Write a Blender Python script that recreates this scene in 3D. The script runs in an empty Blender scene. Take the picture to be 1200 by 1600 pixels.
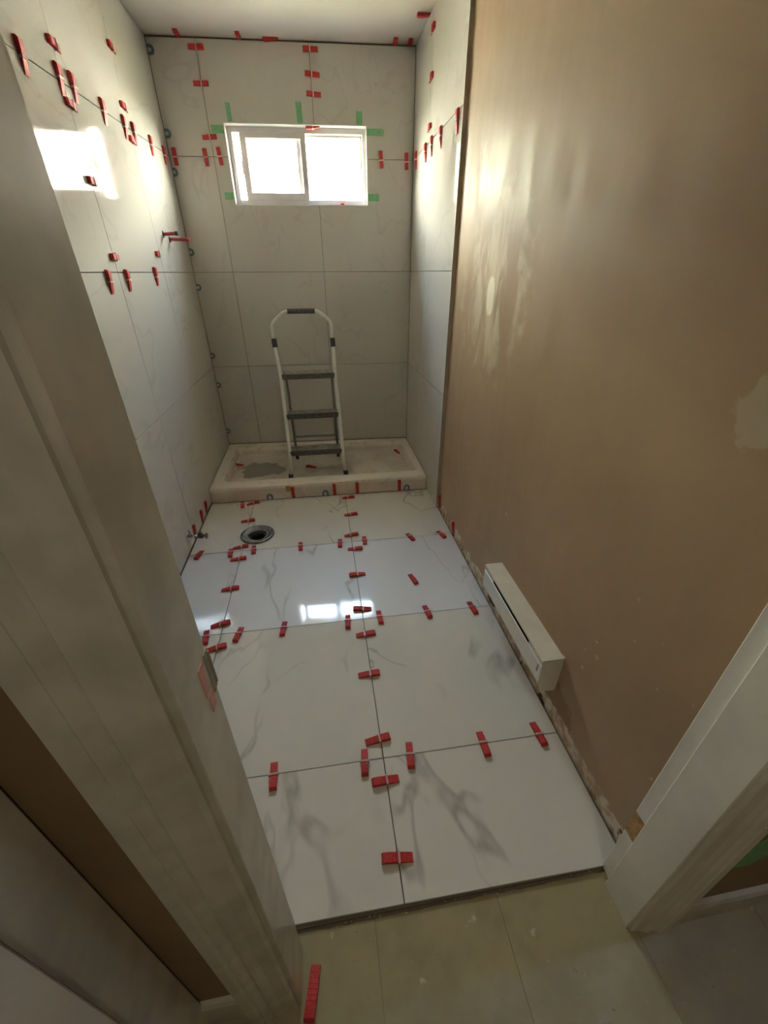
import bpy, bmesh, math, random
from mathutils import Vector, Matrix, Euler

scene = bpy.context.scene
COL = scene.collection
random.seed(7)

# ------------------------------------------------------------------ camera
FPX = 637.2866
cam_d = bpy.data.cameras.new('camera')
cam_d.sensor_fit = 'VERTICAL'
cam_d.sensor_height = 36.0
cam_d.lens = FPX / 1600.0 * 36.0
cam_d.clip_start = 0.02
cam = bpy.data.objects.new('camera', cam_d)
COL.objects.link(cam)
_p, _r, _y = -0.5321, 0.0049, -0.1472
_R = (Matrix.Rotation(_y, 3, 'Z') @ Matrix.Rotation(_p, 3, 'X') @ Matrix.Rotation(_r, 3, 'Y'))
_R = _R @ Matrix(((1, 0, 0), (0, 0, -1), (0, 1, 0)))       # blender camera looks down -Z
cam.matrix_world = Matrix.Translation((0.7902, -1.9413, 1.3311)) @ _R.to_4x4()
scene.camera = cam

# ------------------------------------------------------------------ view
scene.view_settings.view_transform = 'Standard'
scene.view_settings.look = 'None'
scene.view_settings.gamma = 1.0
scene.view_settings.use_curve_mapping = False
scene.view_settings.exposure = 3.85
scene.cycles.use_denoising = True
scene.cycles.max_bounces = 12
scene.cycles.adaptive_threshold = 0.02
scene.cycles.diffuse_bounces = 8
scene.cycles.glossy_bounces = 6
scene.cycles.transparent_max_bounces = 16
scene.cycles.sample_clamp_indirect = 6.0
scene.cycles.caustics_reflective = False

# ------------------------------------------------------------------ sky
world = bpy.data.worlds.new('sky')
scene.world = world
world.use_nodes = True
nt = world.node_tree
nt.nodes.clear()
_o = nt.nodes.new('ShaderNodeOutputWorld')
_b = nt.nodes.new('ShaderNodeBackground')
_tc = nt.nodes.new('ShaderNodeTexCoord')
_sx = nt.nodes.new('ShaderNodeSeparateXYZ')
_rp = nt.nodes.new('ShaderNodeValToRGB')
nt.links.new(_tc.outputs['Generated'], _sx.inputs[0])
nt.links.new(_sx.outputs['Z'], _rp.inputs[0])
_rp.color_ramp.elements[0].position = 0.0
_rp.color_ramp.elements[0].color = (1.0, 0.95, 0.79, 1)
_rp.color_ramp.elements[1].position = 1.0
_rp.color_ramp.elements[1].color = (0.13, 0.195, 0.33, 1)
for _pos, _c in ((0.20, (0.97, 0.92, 0.77, 1)), (0.42, (0.39, 0.40, 0.385, 1)), (0.65, (0.245, 0.295, 0.355, 1))):
    _e = _rp.color_ramp.elements.new(_pos)
    _e.color = _c
nt.links.new(_rp.outputs[0], _b.inputs['Color'])
_b.inputs['Strength'].default_value = 14.0
nt.links.new(_b.outputs[0], _o.inputs[0])

sun_d = bpy.data.lights.new('sun', 'SUN')
sun_d.energy = 34.0
sun_d.angle = 0.01
sun_d.color = (1.0, 0.93, 0.80)
sun = bpy.data.objects.new('sun', sun_d)
COL.objects.link(sun)
sun.rotation_euler = Euler((math.radians(52), 0, math.radians(-22)))

# frame of the back wall, which is a little out of square with the room
BD, BTH = 1.3847, math.atan(-0.0557)
BM = Matrix.Translation((0, BD, 0)) @ Matrix.Rotation(BTH, 4, 'Z')
# window opening in that wall: x0, x1, z0, z1
WX0, WX1, WZ0, WZ1 = 0.343, 1.181, 1.699, 2.087
por_d = bpy.data.lights.new('window_portal', 'AREA')
por_d.shape = 'RECTANGLE'
por_d.size, por_d.size_y = WX1 - WX0, WZ1 - WZ0
por_d.cycles.is_portal = True
por = bpy.data.objects.new('window_portal', por_d)
COL.objects.link(por)
por.matrix_world = BM @ Matrix.Translation(((WX0 + WX1) / 2, 0.210, (WZ0 + WZ1) / 2)) @ Matrix.Rotation(-math.pi / 2, 4, 'X')


# ================================================================== materials
def srgb(r, g, b):
    f = lambda c: (c / 255 / 12.92) if c / 255 <= 0.04045 else ((c / 255 + 0.055) / 1.055) ** 2.4
    return (f(r), f(g), f(b), 1)


class NT:
    def __init__(s, name):
        s.m = bpy.data.materials.new(name)
        s.m.use_nodes = True
        s.t = s.m.node_tree
        s.b = s.t.nodes['Principled BSDF']

    def n(s, typ, **kw):
        x = s.t.nodes.new(typ)
        for k, v in kw.items():
            setattr(x, k, v)
        return x

    def set(s, node, key, val):
        if isinstance(val, bpy.types.NodeSocket):
            s.t.links.new(val, node.inputs[key])
        else:
            node.inputs[key].default_value = val

    def math(s, op, a, b=None, clamp=False):
        x = s.n('ShaderNodeMath', operation=op)
        x.use_clamp = clamp
        s.set(x, 0, a)
        if b is not None:
            s.set(x, 1, b)
        return x.outputs[0]

    def vmath(s, op, a, b=None):
        x = s.n('ShaderNodeVectorMath', operation=op)
        s.set(x, 0, a)
        if b is not None:
            s.set(x, 1, b)
        return x.outputs[0]

    def noise(s, vec, scale, detail=3, rough=0.5, dist=0.0):
        x = s.n('ShaderNodeTexNoise')
        s.set(x, 'Vector', vec)
        s.set(x, 'Scale', scale)
        s.set(x, 'Detail', detail)
        s.set(x, 'Roughness', rough)
        s.set(x, 'Distortion', dist)
        return x.outputs['Fac']

    def range(s, v, a, b, c=0.0, d=1.0):
        x = s.n('ShaderNodeMapRange', interpolation_type='SMOOTHSTEP')
        s.set(x, 0, v)
        for i, q in enumerate((a, b, c, d)):
            s.set(x, i + 1, q)
        return x.outputs[0]

    def mix(s, f, a, b):
        x = s.n('ShaderNodeMix', data_type='RGBA')
        s.set(x, 0, f)
        s.set(x, 6, a)
        s.set(x, 7, b)
        return x.outputs[2]

    def obj(s):
        return s.n('ShaderNodeTexCoord').outputs['Object']

    def bump(s, h, strength=0.2, dist=0.002):
        x = s.n('ShaderNodeBump')
        s.set(x, 'Strength', strength)
        s.set(x, 'Distance', dist)
        s.set(x, 'Height', h)
        s.t.links.new(x.outputs[0], s.b.inputs['Normal'])

    def out(s, color=None, rough=None, metal=None, spec=None):
        if color is not None:
            s.set(s.b, 'Base Color', color)
        if rough is not None:
            s.set(s.b, 'Roughness', rough)
        if metal is not None:
            s.set(s.b, 'Metallic', metal)
        if spec is not None:
            s.set(s.b, 'Specular IOR Level', spec)
        return s.m


def simple(name, col, rough=0.5, metal=0.0, var=0.06, scale=25.0, spec=0.5, bump=0.0):
    k = NT(name)
    n = k.noise(k.obj(), scale, 4)
    c2 = tuple(max(0, min(1, c * (1 - 2.2 * var))) for c in col[:3]) + (1,)
    c = k.mix(k.range(n, 0.35, 0.7), col, c2)
    if bump:
        k.bump(k.noise(k.obj(), scale * 6, 3), bump, 0.001)
    return k.out(c, rough, metal, spec)


def marble(name, base, rough, vein=0.8, haze=0.0):
    k = NT(name)
    rnd = k.n('ShaderNodeObjectInfo').outputs['Random']
    off = k.n('ShaderNodeCombineXYZ')
    for i, q in enumerate((37.0, 71.0, 53.0)):
        k.set(off, i, k.math('MULTIPLY', rnd, q))
    mp = k.n('ShaderNodeMapping')
    k.set(mp, 'Vector', k.obj())
    mp.inputs['Rotation'].default_value = (0.6, 0.5, 0.75)
    mp.inputs['Scale'].default_value = (1.0, 0.55, 0.8)
    v = k.vmath('ADD', mp.outputs[0], off.outputs[0])
    n1 = k.noise(v, 1.7, 4, 0.5, 0.5)
    r1 = k.math('ABSOLUTE', k.math('SUBTRACT', n1, 0.5))
    thin = k.range(r1, 0.0, 0.009, 1.0, 0.0)
    m1 = k.range(k.noise(k.vmath('ADD', v, (9, 4, 2)), 2.6, 2), 0.40, 0.55)
    thin = k.math('MULTIPLY', thin, m1)
    n2 = k.noise(k.vmath('ADD', v, (3, 17, 5)), 2.2, 3, 0.55, 0.35)
    r2 = k.math('ABSOLUTE', k.math('SUBTRACT', n2, 0.52))
    fat = k.math('MULTIPLY', k.range(r2, 0.0, 0.022, 1.0, 0.0), k.range(k.noise(v, 40.0, 3), 0.3, 0.65, 0.55, 1.0))
    m2 = k.range(k.noise(k.vmath('ADD', v, (23, 1, 8)), 3.1, 3), 0.47, 0.60)
    fat = k.math('MULTIPLY', fat, m2)
    f = k.math('MULTIPLY', k.math('MAXIMUM', k.math('MULTIPLY', thin, 0.75), fat), vein, True)
    cl = k.mix(k.range(k.noise(v, 1.1, 2), 0.35, 0.75), base, tuple(c * 0.955 for c in base[:3]) + (1,))
    c = k.mix(f, cl, (0.40, 0.385, 0.36, 1))
    if haze:
        k.set(k.b, 'Coat Weight', haze)
        k.set(k.b, 'Coat Roughness', 0.44)
    sm = k.noise(v, 7.0, 4)
    return k.out(c, k.range(sm, 0.4, 0.75, rough, rough + 0.06), 0.0, 0.38)


M = {}
M['floor_tile'] = marble('floor_marble', (0.70, 0.68, 0.63, 1), 0.045, 0.95)
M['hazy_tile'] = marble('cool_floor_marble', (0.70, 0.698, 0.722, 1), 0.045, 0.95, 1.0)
M['wall_tile'] = marble('wall_marble', (0.56, 0.54, 0.50, 1), 0.05, 0.42)
M['mortar'] = simple('grey_mortar', (0.21, 0.18, 0.135, 1), 0.9, bump=0.6, scale=40)
M['ceiling'] = simple('ceiling_paint', (0.62, 0.575, 0.54, 1), 0.75, var=0.02, scale=6)
M['white_paint'] = simple('white_trim_paint', (0.74, 0.72, 0.66, 1), 0.32, var=0.05, scale=9)
M['old_white'] = simple('worn_white_paint', (0.60, 0.58, 0.50, 1), 0.3, var=0.10, scale=14, bump=0.15)
M['wood'] = simple('bare_wood', (0.50, 0.30, 0.12, 1), 0.7, var=0.2, scale=60)
M['vinyl_white'] = simple('white_vinyl', (0.54, 0.50, 0.495, 1), 0.4, var=0.02)
M['edge_white'] = simple('white_edge_trim', (0.62, 0.62, 0.61, 1), 0.35, var=0.02)
M['edge_metal'] = simple('taupe_edge_trim', (0.52, 0.44, 0.32, 1), 0.5, 0.0, var=0.08)
M['steel'] = simple('dull_steel', (0.30, 0.285, 0.25, 1), 0.40, 0.8, var=0.22, scale=18, bump=0.2)
M['pewter'] = simple('pewter', (0.35, 0.34, 0.31, 1), 0.5, 0.3, var=0.1)
M['chrome'] = simple('chrome', (0.75, 0.75, 0.75, 1), 0.12, 1.0, var=0.03)
M['black'] = simple('drain_black', (0.012, 0.011, 0.010, 1), 0.7, var=0.02)
M['rubber'] = simple('dark_rubber', (0.045, 0.042, 0.038, 1), 0.6, var=0.08)
M['ladder_white'] = simple('white_enamel_tube', (0.78, 0.77, 0.74, 1), 0.35, var=0.03)
M['ladder_grey'] = simple('grey_tube', (0.24, 0.23, 0.21, 1), 0.45, 0.2, var=0.08)
M['shim_blue'] = simple('blue_plastic', (0.15, 0.22, 0.36, 1), 0.45, var=0.05)
M['shim_teal'] = simple('blue_grey_plastic', (0.13, 0.19, 0.23, 1), 0.45, var=0.05)
M['tan_plastic'] = simple('tan_plastic', (0.48, 0.27, 0.08, 1), 0.5, var=0.1)
M['tape'] = simple('green_tape', (0.20, 0.47, 0.24, 1), 0.75, var=0.08, scale=60, bump=0.3)
M['pipe_red'] = simple('red_pipe', (0.36, 0.04, 0.05, 1), 0.35, var=0.06)
M['heater'] = simple('heater_enamel', (0.72, 0.67, 0.55, 1), 0.4, var=0.04, scale=12)
M['tree_bark'] = simple('bark', (0.18, 0.13, 0.09, 1), 0.9, var=0.2)
M['leaf'] = simple('leaf', (0.20, 0.32, 0.08, 1), 0.6, var=0.15)
M['siding'] = simple('pale_siding', (0.75, 0.72, 0.66, 1), 0.6, var=0.03, scale=4)
M['roof'] = simple('roof_shingle', (0.18, 0.16, 0.15, 1), 0.9, var=0.1)
M['soil'] = simple('garden_ground', (0.20, 0.19, 0.12, 1), 0.95, var=0.15, scale=3)
M['pink'] = simple('pink_paint', (0.72, 0.36, 0.33, 1), 0.5, var=0.1)
M['chip'] = simple('chipped_vinyl', (0.62, 0.57, 0.42, 1), 0.8, var=0.1)
M['lamp_glass'] = simple('lamp_diffuser', (0.85, 0.82, 0.75, 1), 0.4, var=0.02)

k = NT('red_wedge_plastic')
_n = k.noise(k.obj(), 220.0, 3)
M['wedge'] = k.out(k.mix(k.range(_n, 0.4, 0.75), (0.46, 0.030, 0.030, 1), (0.56, 0.075, 0.065, 1)), 0.6, None, 0.3)
k = NT('clip_plastic')
k.set(k.b, 'Transmission Weight', 0.35)
M['clip'] = k.out(k.mix(k.noise(k.obj(), 90.0, 3), (0.74, 0.62, 0.58, 1), (0.62, 0.42, 0.40, 1)), 0.4)

# pane glass: lets daylight straight through, mirrors a little
k = NT('window_glass')
_tr = k.n('ShaderNodeBsdfTransparent')
_tr.inputs[0].default_value = (0.93, 0.96, 0.95, 1)
_gl = k.n('ShaderNodeBsdfGlossy')
_gl.inputs['Roughness'].default_value = 0.02
_fr = k.n('ShaderNodeFresnel')
_ge = k.n('ShaderNodeNewGeometry')
k.set(_fr, 'IOR', k.math('SUBTRACT', 1.45, k.math('MULTIPLY', _ge.outputs['Backfacing'], 1.45 - 1 / 1.45)))
_mx = k.n('ShaderNodeMixShader')
k.t.links.new(_fr.outputs[0], _mx.inputs[0])
k.t.links.new(_tr.outputs[0], _mx.inputs[1])
k.t.links.new(_gl.outputs[0], _mx.inputs[2])
k.t.links.new(_mx.outputs[0], k.t.nodes['Material Output'].inputs['Surface'])
M['glass'] = k.m

# tan wall paint with filler patches, scuffs and a torn strip where the baseboard came off
k = NT('tan_wall_paint')
P = k.obj()
sx = k.n('ShaderNodeSeparateXYZ')
k.set(sx, 0, P)
Yw, Zw = sx.outputs['Y'], sx.outputs['Z']
st = k.n('ShaderNodeMapping')
k.set(st, 'Vector', P)
st.inputs['Scale'].default_value = (1, 9, 2.2)
streak = k.noise(st.outputs[0], 1.6, 4, 0.6, 0.4)
base = k.mix(k.range(k.noise(P, 1.4, 3), 0.35, 0.7), (0.41, 0.285, 0.172, 1), (0.355, 0.243, 0.143, 1))
rn = k.noise(P, 16.0, 4, 0.6)


def patch(cy, cz, ry, rz, wob, soft=0.12):
    a = k.math('DIVIDE', k.math('SUBTRACT', Yw, cy), ry)
    b = k.math('DIVIDE', k.math('SUBTRACT', Zw, cz), rz)
    d = k.math('SQRT', k.math('ADD', k.math('MULTIPLY', a, a), k.math('MULTIPLY', b, b)))
    d = k.math('ADD', d, k.math('MULTIPLY', k.math('SUBTRACT', rn, 0.5), wob))
    return k.range(d, 1 - soft, 1 + soft, 1.0, 0.0)


# thin filler skim, brushed
skim = k.math('MULTIPLY', patch(-0.20, 1.27, 0.26, 0.26, 1.8, 0.45), k.range(streak, 0.40, 0.58))
c = k.mix(k.math('MULTIPLY', skim, 0.8), base, (0.60, 0.51, 0.36, 1))
c = k.mix(patch(-0.185, 1.245, 0.036, 0.072, 0.9), c, (0.80, 0.73, 0.56, 1))
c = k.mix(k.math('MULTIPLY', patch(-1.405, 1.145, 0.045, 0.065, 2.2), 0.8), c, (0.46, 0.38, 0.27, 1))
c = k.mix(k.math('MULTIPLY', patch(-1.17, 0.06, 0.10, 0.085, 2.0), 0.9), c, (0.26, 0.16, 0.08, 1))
# flecks
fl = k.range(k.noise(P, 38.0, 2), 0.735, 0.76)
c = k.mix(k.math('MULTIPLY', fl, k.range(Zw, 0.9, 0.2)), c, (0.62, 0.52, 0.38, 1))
# torn strip
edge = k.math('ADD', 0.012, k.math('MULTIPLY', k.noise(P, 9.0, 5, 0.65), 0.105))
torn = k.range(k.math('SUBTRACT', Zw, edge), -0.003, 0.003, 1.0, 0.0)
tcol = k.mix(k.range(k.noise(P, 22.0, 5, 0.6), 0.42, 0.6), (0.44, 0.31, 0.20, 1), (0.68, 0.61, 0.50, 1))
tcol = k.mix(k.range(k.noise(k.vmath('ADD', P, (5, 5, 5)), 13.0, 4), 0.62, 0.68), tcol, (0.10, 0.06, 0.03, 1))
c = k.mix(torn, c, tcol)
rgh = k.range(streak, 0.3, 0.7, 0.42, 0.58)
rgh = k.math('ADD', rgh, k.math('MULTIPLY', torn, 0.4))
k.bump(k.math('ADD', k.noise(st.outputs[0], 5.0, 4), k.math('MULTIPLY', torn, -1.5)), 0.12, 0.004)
M['tan'] = k.out(c, rgh, 0, 0.38)
M['hall_tan'] = simple('hall_tan_paint', (0.27, 0.18, 0.10, 1), 0.6, var=0.1, scale=5)

# hallway vinyl
k = NT('tan_vinyl')
P = k.obj()
a = k.noise(P, 7.0, 5, 0.6)
b = k.noise(P, 60.0, 3)
c = k.mix(k.range(a, 0.35, 0.7), (0.37, 0.32, 0.185, 1), (0.30, 0.25, 0.14, 1))
c = k.mix(k.range(b, 0.70, 0.76), c, (0.22, 0.17, 0.09, 1))
c = k.mix(k.range(k.noise(k.vmath('ADD', P, (4, 1, 2)), 26.0, 4), 0.68, 0.76), c, (0.56, 0.50, 0.36, 1))
M['vinyl'] = k.out(c, k.range(a, 0.3, 0.7, 0.34, 0.55))

# shower tray: white acrylic under dust, thinset smears and a grey dried puddle
k = NT('dusty_acrylic')
P = k.obj()
sx = k.n('ShaderNodeSeparateXYZ')
k.set(sx, 0, P)
n1 = k.noise(P, 6.0, 6, 0.65, 0.6)
n2 = k.noise(k.vmath('ADD', P, (3, 3, 3)), 17.0, 5, 0.6)
dust = k.math('MULTIPLY', k.range(sx.outputs['Z'], 0.092, 0.07), 1.0)
c = k.mix(k.math('MULTIPLY', dust, k.range(n1, 0.38, 0.62, 0.55, 1.0)), (0.80, 0.755, 0.68, 1), (0.60, 0.535, 0.465, 1))
c = k.mix(k.math('MULTIPLY', k.range(n2, 0.56, 0.68), 0.5), c, (0.50, 0.40, 0.29, 1))
a = k.math('DIVIDE', k.math('SUBTRACT', sx.outputs['X'], 0.30), 0.15)
b = k.math('DIVIDE', k.math('SUBTRACT', sx.outputs['Y'], 1.00), 0.14)
d = k.math('SQRT', k.math('ADD', k.math('MULTIPLY', a, a), k.math('MULTIPLY', b, b)))
d = k.math('ADD', d, k.math('MULTIPLY', k.math('SUBTRACT', k.noise(P, 9.0, 5), 0.5), 1.6))
c = k.mix(k.math('MULTIPLY', k.math('MULTIPLY', k.range(d, 0.9, 1.05, 1.0, 0.0), dust), 0.9), c, (0.27, 0.26, 0.23, 1))
M['tray'] = k.out(c, 0.42)

k = NT('gritty_tread')
_n = k.noise(k.obj(), 190.0, 5)
M['tread'] = k.out(k.mix(k.range(_n, 0.42, 0.70), (0.06, 0.056, 0.05, 1), (0.20, 0.19, 0.165, 1)), 0.75)
k = NT('dusty_step')
_n = k.noise(k.obj(), 30.0, 5)
M['step'] = k.out(k.mix(k.range(_n, 0.35, 0.7), (0.36, 0.35, 0.32, 1), (0.20, 0.20, 0.18, 1)), 0.55, 0.3)


# ================================================================== mesh helpers
class MB:
    def __init__(s):
        s.v, s.f = [], []

    def add(s, vs, fs):
        o = len(s.v)
        s.v += [tuple(q) for q in vs]
        s.f += [tuple(i + o for i in q) for q in fs]
        return s

    def box(s, x0, x1, y0, y1, z0, z1):
        vs = [(x, y, z) for z in (z0, z1) for y in (y0, y1) for x in (x0, x1)]
        return s.add(vs, [(0, 2, 3, 1), (4, 5, 7, 6), (0, 1, 5, 4), (2, 6, 7, 3), (0, 4, 6, 2), (1, 3, 7, 5)])

    def prism(s, poly, fn, a, b):
        """poly: 2-D points; fn(u, v, w) -> xyz; extruded from w=a to w=b"""
        n = len(poly)
        vs = [fn(u, v, a) for u, v in poly] + [fn(u, v, b) for u, v in poly]
        fs = [tuple(range(n))[::-1], tuple(range(n, 2 * n))]
        fs += [(i, (i + 1) % n, n + (i + 1) % n, n + i) for i in range(n)]
        return s.add(vs, fs)

    def tube(s, pts, r, seg=10, cap=True):
        pts = [Vector(p) for p in pts]
        rings = []
        up = Vector((0.123, 0.2, 0.97)).normalized()
        prev = None
        for i, p in enumerate(pts):
            t = (pts[min(i + 1, len(pts) - 1)] - pts[max(i - 1, 0)]).normalized()
            if prev is None:
                a = t.cross(up)
                if a.length < 0.1:
                    a = t.cross(Vector((1, 0, 0)))
                a.normalize()
            else:
                a = (prev - t * prev.dot(t)).normalized()
            prev = a
            b = t.cross(a)
            rr = r[i] if isinstance(r, (list, tuple)) else r
            rings.append([p + (a * math.cos(q) + b * math.sin(q)) * rr for q in [2 * math.pi * j / seg for j in range(seg)]])
        vs = [v for ring in rings for v in ring]
        fs = []
        for i in range(len(pts) - 1):
            for j in range(seg):
                fs.append((i * seg + j, i * seg + (j + 1) % seg, (i + 1) * seg + (j + 1) % seg, (i + 1) * seg + j))
        if cap:
            fs.append(tuple(range(seg))[::-1])
            fs.append(tuple(range((len(pts) - 1) * seg, len(pts) * seg)))
        return s.add(vs, fs)

    def lathe(s, prof, c=(0, 0, 0), seg=32, axis='Z'):
        vs = []
        for r, h in prof:
            for j in range(seg):
                a = 2 * math.pi * j / seg
                x, y = r * math.cos(a), r * math.sin(a)
                p = (x, y, h) if axis == 'Z' else (h, x, y)
                vs.append((p[0] + c[0], p[1] + c[1], p[2] + c[2]))
        fs = []
        for i in range(len(prof) - 1):
            for j in range(seg):
                fs.append((i * seg + j, i * seg + (j + 1) % seg, (i + 1) * seg + (j + 1) % seg, (i + 1) * seg + j))
        return s.add(vs, fs)

    def mesh(s, name, mat, bevel=0.0, smooth=False, segs=1):
        me = bpy.data.meshes.new(name)
        me.from_pydata(s.v, [], s.f)
        bm = bmesh.new()
        bm.from_mesh(me)
        bmesh.ops.recalc_face_normals(bm, faces=bm.faces)
        if bevel:
            bmesh.ops.bevel(bm, geom=list(bm.edges), offset=bevel, segments=segs, affect='EDGES', clamp_overlap=True)
        bm.to_mesh(me)
        bm.free()
        if smooth:
            for p in me.polygons:
                p.use_smooth = True
        me.materials.append(mat)
        return me


def link(name, me, parent=None):
    o = bpy.data.objects.new(name, me)
    COL.objects.link(o)
    if parent is not None:
        o.parent = parent
    return o


def tag(o, label=None, cat=None, group=None, kind=None):
    if label:
        o['label'] = label
    if cat:
        o['category'] = cat
    if group:
        o['group'] = group
    if kind:
        o['kind'] = kind
    return o


def put(name, mb, mat, parent=None, bevel=0.0, smooth=False, segs=1):
    return link(name, mb.mesh(name, mat, bevel, smooth, segs), parent)


def empty(name, mat=None):
    o = bpy.data.objects.new(name, None)
    o.empty_display_size = 0.05
    COL.objects.link(o)
    if mat is not None:
        o.matrix_world = mat
    return o


def basis(pos, xa, za):
    """matrix whose local x points along xa and local z along za"""
    x = Vector(xa).normalized()
    z = Vector(za)
    z = (z - x * z.dot(x)).normalized()
    y = z.cross(x)
    m = Matrix((x, y, z)).transposed().to_4x4()
    return Matrix.Translation(pos) @ m


def bw(x, y, z):
    """point given in the back wall's own frame"""
    return BM @ Vector((x, y, z))


# ================================================================== the room
W = 1.483           # painted right wall
RT = 1.466          # face of the tiles on the right shower wall
HC = 2.432          # ceiling
T0, TT = 0.5848, -0.0091        # front of the shower tray
JJ = -0.009                     # slight skew of the floor grid
CX = [0.0, 0.2801, 0.8901, 1.477]
G = 0.0014                      # half a joint

# ---- bathroom floor
mb = MB()
FX, FY, FH = 0.347, 0.150, 0.052     # toilet flange centre and hole
mb.box(-0.06, FX - FH, -1.5835, 1.5, -0.06, -0.0095).box(FX + FH, W + 0.02, -1.5835, 1.5, -0.06, -0.0095)
mb.box(FX - FH, FX + FH, -1.5835, FY - FH, -0.06, -0.0095).box(FX - FH, FX + FH, FY + FH, 1.5, -0.06, -0.0095)
floor = put('floor', mb, M['mortar'])
tag(floor, 'white marbled porcelain floor tiles set on grey mortar', 'floor', kind='structure')


def skew(x, y):
    return y + JJ * x


rows = [(-1.22, -1.572), (-0.61, -1.22), (0.0, -0.61), (None, 0.0)]
for ri, (yt, yb) in enumerate(rows):
    for ci in range(3):
        x0, x1 = CX[ci] + (0.004 if ci == 0 else G), CX[ci + 1] - G
        yl = skew(x0, yb) + G
        yr = skew(x1, yb) + G
        if yt is None:
            ytl, ytr = T0 + TT * x0 - 0.006, T0 + TT * x1 - 0.006
        else:
            ytl, ytr = skew(x0, yt) - G, skew(x1, yt) - G
        poly = [(x0, yl), (x1, yr), (x1, ytr), (x0, ytl)]
        if ri == 3 and ci == 1:      # cut round the flange, the cut hidden beneath its ring
            arc = []
            for q in range(17):
                a = math.radians(200 + 320 * q / 16)
                arc.append((FX + 0.056 * math.cos(a), FY + 0.056 * math.sin(a)))
            poly = [(x0, yl), (x1, yr), (x1, ytr), (x0, ytl), (x0, arc[-1][1])] + arc[::-1] + [(x0, arc[0][1])]
        m = MB().prism(poly, lambda u, v, w: (u, v, w), -0.0085, 0.0)
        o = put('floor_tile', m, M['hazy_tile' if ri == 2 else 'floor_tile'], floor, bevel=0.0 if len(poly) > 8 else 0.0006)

# ---- left wall
mb = MB().box(-0.12, -0.011, -1.60, 1.52, -0.03, HC + 0.02)
wl = put('wall_left', mb, M['mortar'])
tag(wl, 'glossy white marbled tile side wall mirroring the window', 'wall', kind='structure')
ZR = [0.006, 0.7249, 1.3337, 1.9313, HC - 0.005]
YL = [-1.575, -1.08, -0.47, 0.14, 0.75, 1.3835]
for i in range(4):
    for j in range(5):
        ya, yc = YL[j] + G, YL[j + 1] - G
        zl = lambda q, y: ZR[q] + (0.033 * (y - 1.38) if q == 3 else 0.0)      # the upper joint runs a little out of level
        poly = [(ya, zl(i, ya) + G), (yc, zl(i, yc) + G), (yc, zl(i + 1, yc) - G), (ya, zl(i + 1, ya) - G)]
        m = MB().prism(poly, lambda u, v, w: (w, u, v), -0.0105, 0.0)
        put('wall_tile', m, M['wall_tile'], wl, bevel=0.0006)

# ---- back wall with the window opening
mb = MB()
B0, B1 = -0.14, W + 0.16
for b in ((B0, WX0, -0.03, HC + 0.02), (WX1, B1, -0.03, HC + 0.02), (WX0, WX1, -0.03, WZ0), (WX0, WX1, WZ1, HC + 0.02)):
    mb.box(b[0], b[1], 0.011, 0.205, b[2], b[3])
wb = put('wall_back', mb, M['mortar'])
wb.matrix_world = BM
tag(wb, 'white marbled tile wall holding the small slider window', 'wall', kind='structure')
XB = [0.0012, 0.2583, 0.8690, 1.4675]
ZB = [0.120, 0.7249, 1.3337, 1.9313, HC - 0.008]
for i in range(4):
    for j in range(3):
        x0, x1, z0, z1 = XB[j] + G, XB[j + 1] - G, ZB[i] + G, ZB[i + 1] - G
        if j == 0 or i < 2:
            poly = [(x0, z0), (x1, z0), (x1, z1), (x0, z1)]
        elif (i, j) == (2, 1):
            poly = [(x0, z0), (x1, z0), (x1, WZ0), (WX0, WZ0), (WX0, z1), (x0, z1)]
        elif (i, j) == (2, 2):
            poly = [(x0, z0), (x1, z0), (x1, z1), (WX1, z1), (WX1, WZ0), (x0, WZ0)]
        elif (i, j) == (3, 1):
            poly = [(x0, z0), (WX0, z0), (WX0, WZ1), (x1, WZ1), (x1, z1), (x0, z1)]
        else:
            poly = [(WX1, z0), (x1, z0), (x1, z1), (x0, z1), (x0, WZ1), (WX1, WZ1)]
        m = MB().prism(poly, lambda u, v, w: (u, w, v), 0.0, 0.0105)
        put('wall_tile', m, M['wall_tile'], wb, bevel=0.0006)

# ---- right wall: paint, and tiles round the shower with an edge trim
mb = MB().box(W, W + 0.12, -1.60, 1.52, -0.03, HC + 0.02)
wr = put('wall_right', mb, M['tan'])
tag(wr, 'tan painted wall with filler patches and torn plaster along its foot', 'wall', kind='structure')
TY = 0.300
put('mortar_bed', MB().box(RT + 0.0095, W + 0.001, TY + 0.004, 1.33, 0.0, HC), M['mortar'], wr)
YR = [TY + 0.003, 0.893, 1.3015]
for i in range(4):
    for j in range(2):
        m = MB().box(RT, RT + 0.010, YR[j] + G, YR[j + 1] - G, ZR[i] + G, ZR[i + 1] - G)
        put('wall_tile', m, M['wall_tile'], wr, bevel=0.0006)
put('edge_trim', MB().box(RT - 0.0015, W + 0.001, TY - 0.0005, TY + 0.0025, 0.0, HC), M['edge_metal'], wr)
put('corner_bead', MB().box(RT - 0.002, RT + 0.001, TY - 0.0005, TY + 0.008, 0.0, HC), M['edge_white'], wr)

# ---- ceiling
ce = put('ceiling', MB().box(-0.14, W + 0.14, -1.72, 1.55, HC, HC + 0.12), M['ceiling'])
tag(ce, 'plain white painted ceiling above the shower', 'ceiling', kind='structure')

# ---- door wall
DZ = 2.04
JL, JR = 0.644, 1.401            # proud faces of the jambs
mb = MB().box(-0.12, JL - 0.032, -1.695, -1.583, -0.03, HC).box(JR + 0.034, 2.4, -1.695, -1.583, -0.03, HC)
mb.box(JL - 0.032, JR + 0.034, -1.695, -1.583, DZ + 0.03, HC)
wf = put('wall_front', mb, M['hall_tan'])
tag(wf, 'dark tan wall around the doorway', 'wall', kind='structure')

dr = empty('door_1')
tag(dr, 'white painted door frame at the threshold of the tiled floor', 'door frame', kind='structure')


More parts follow.
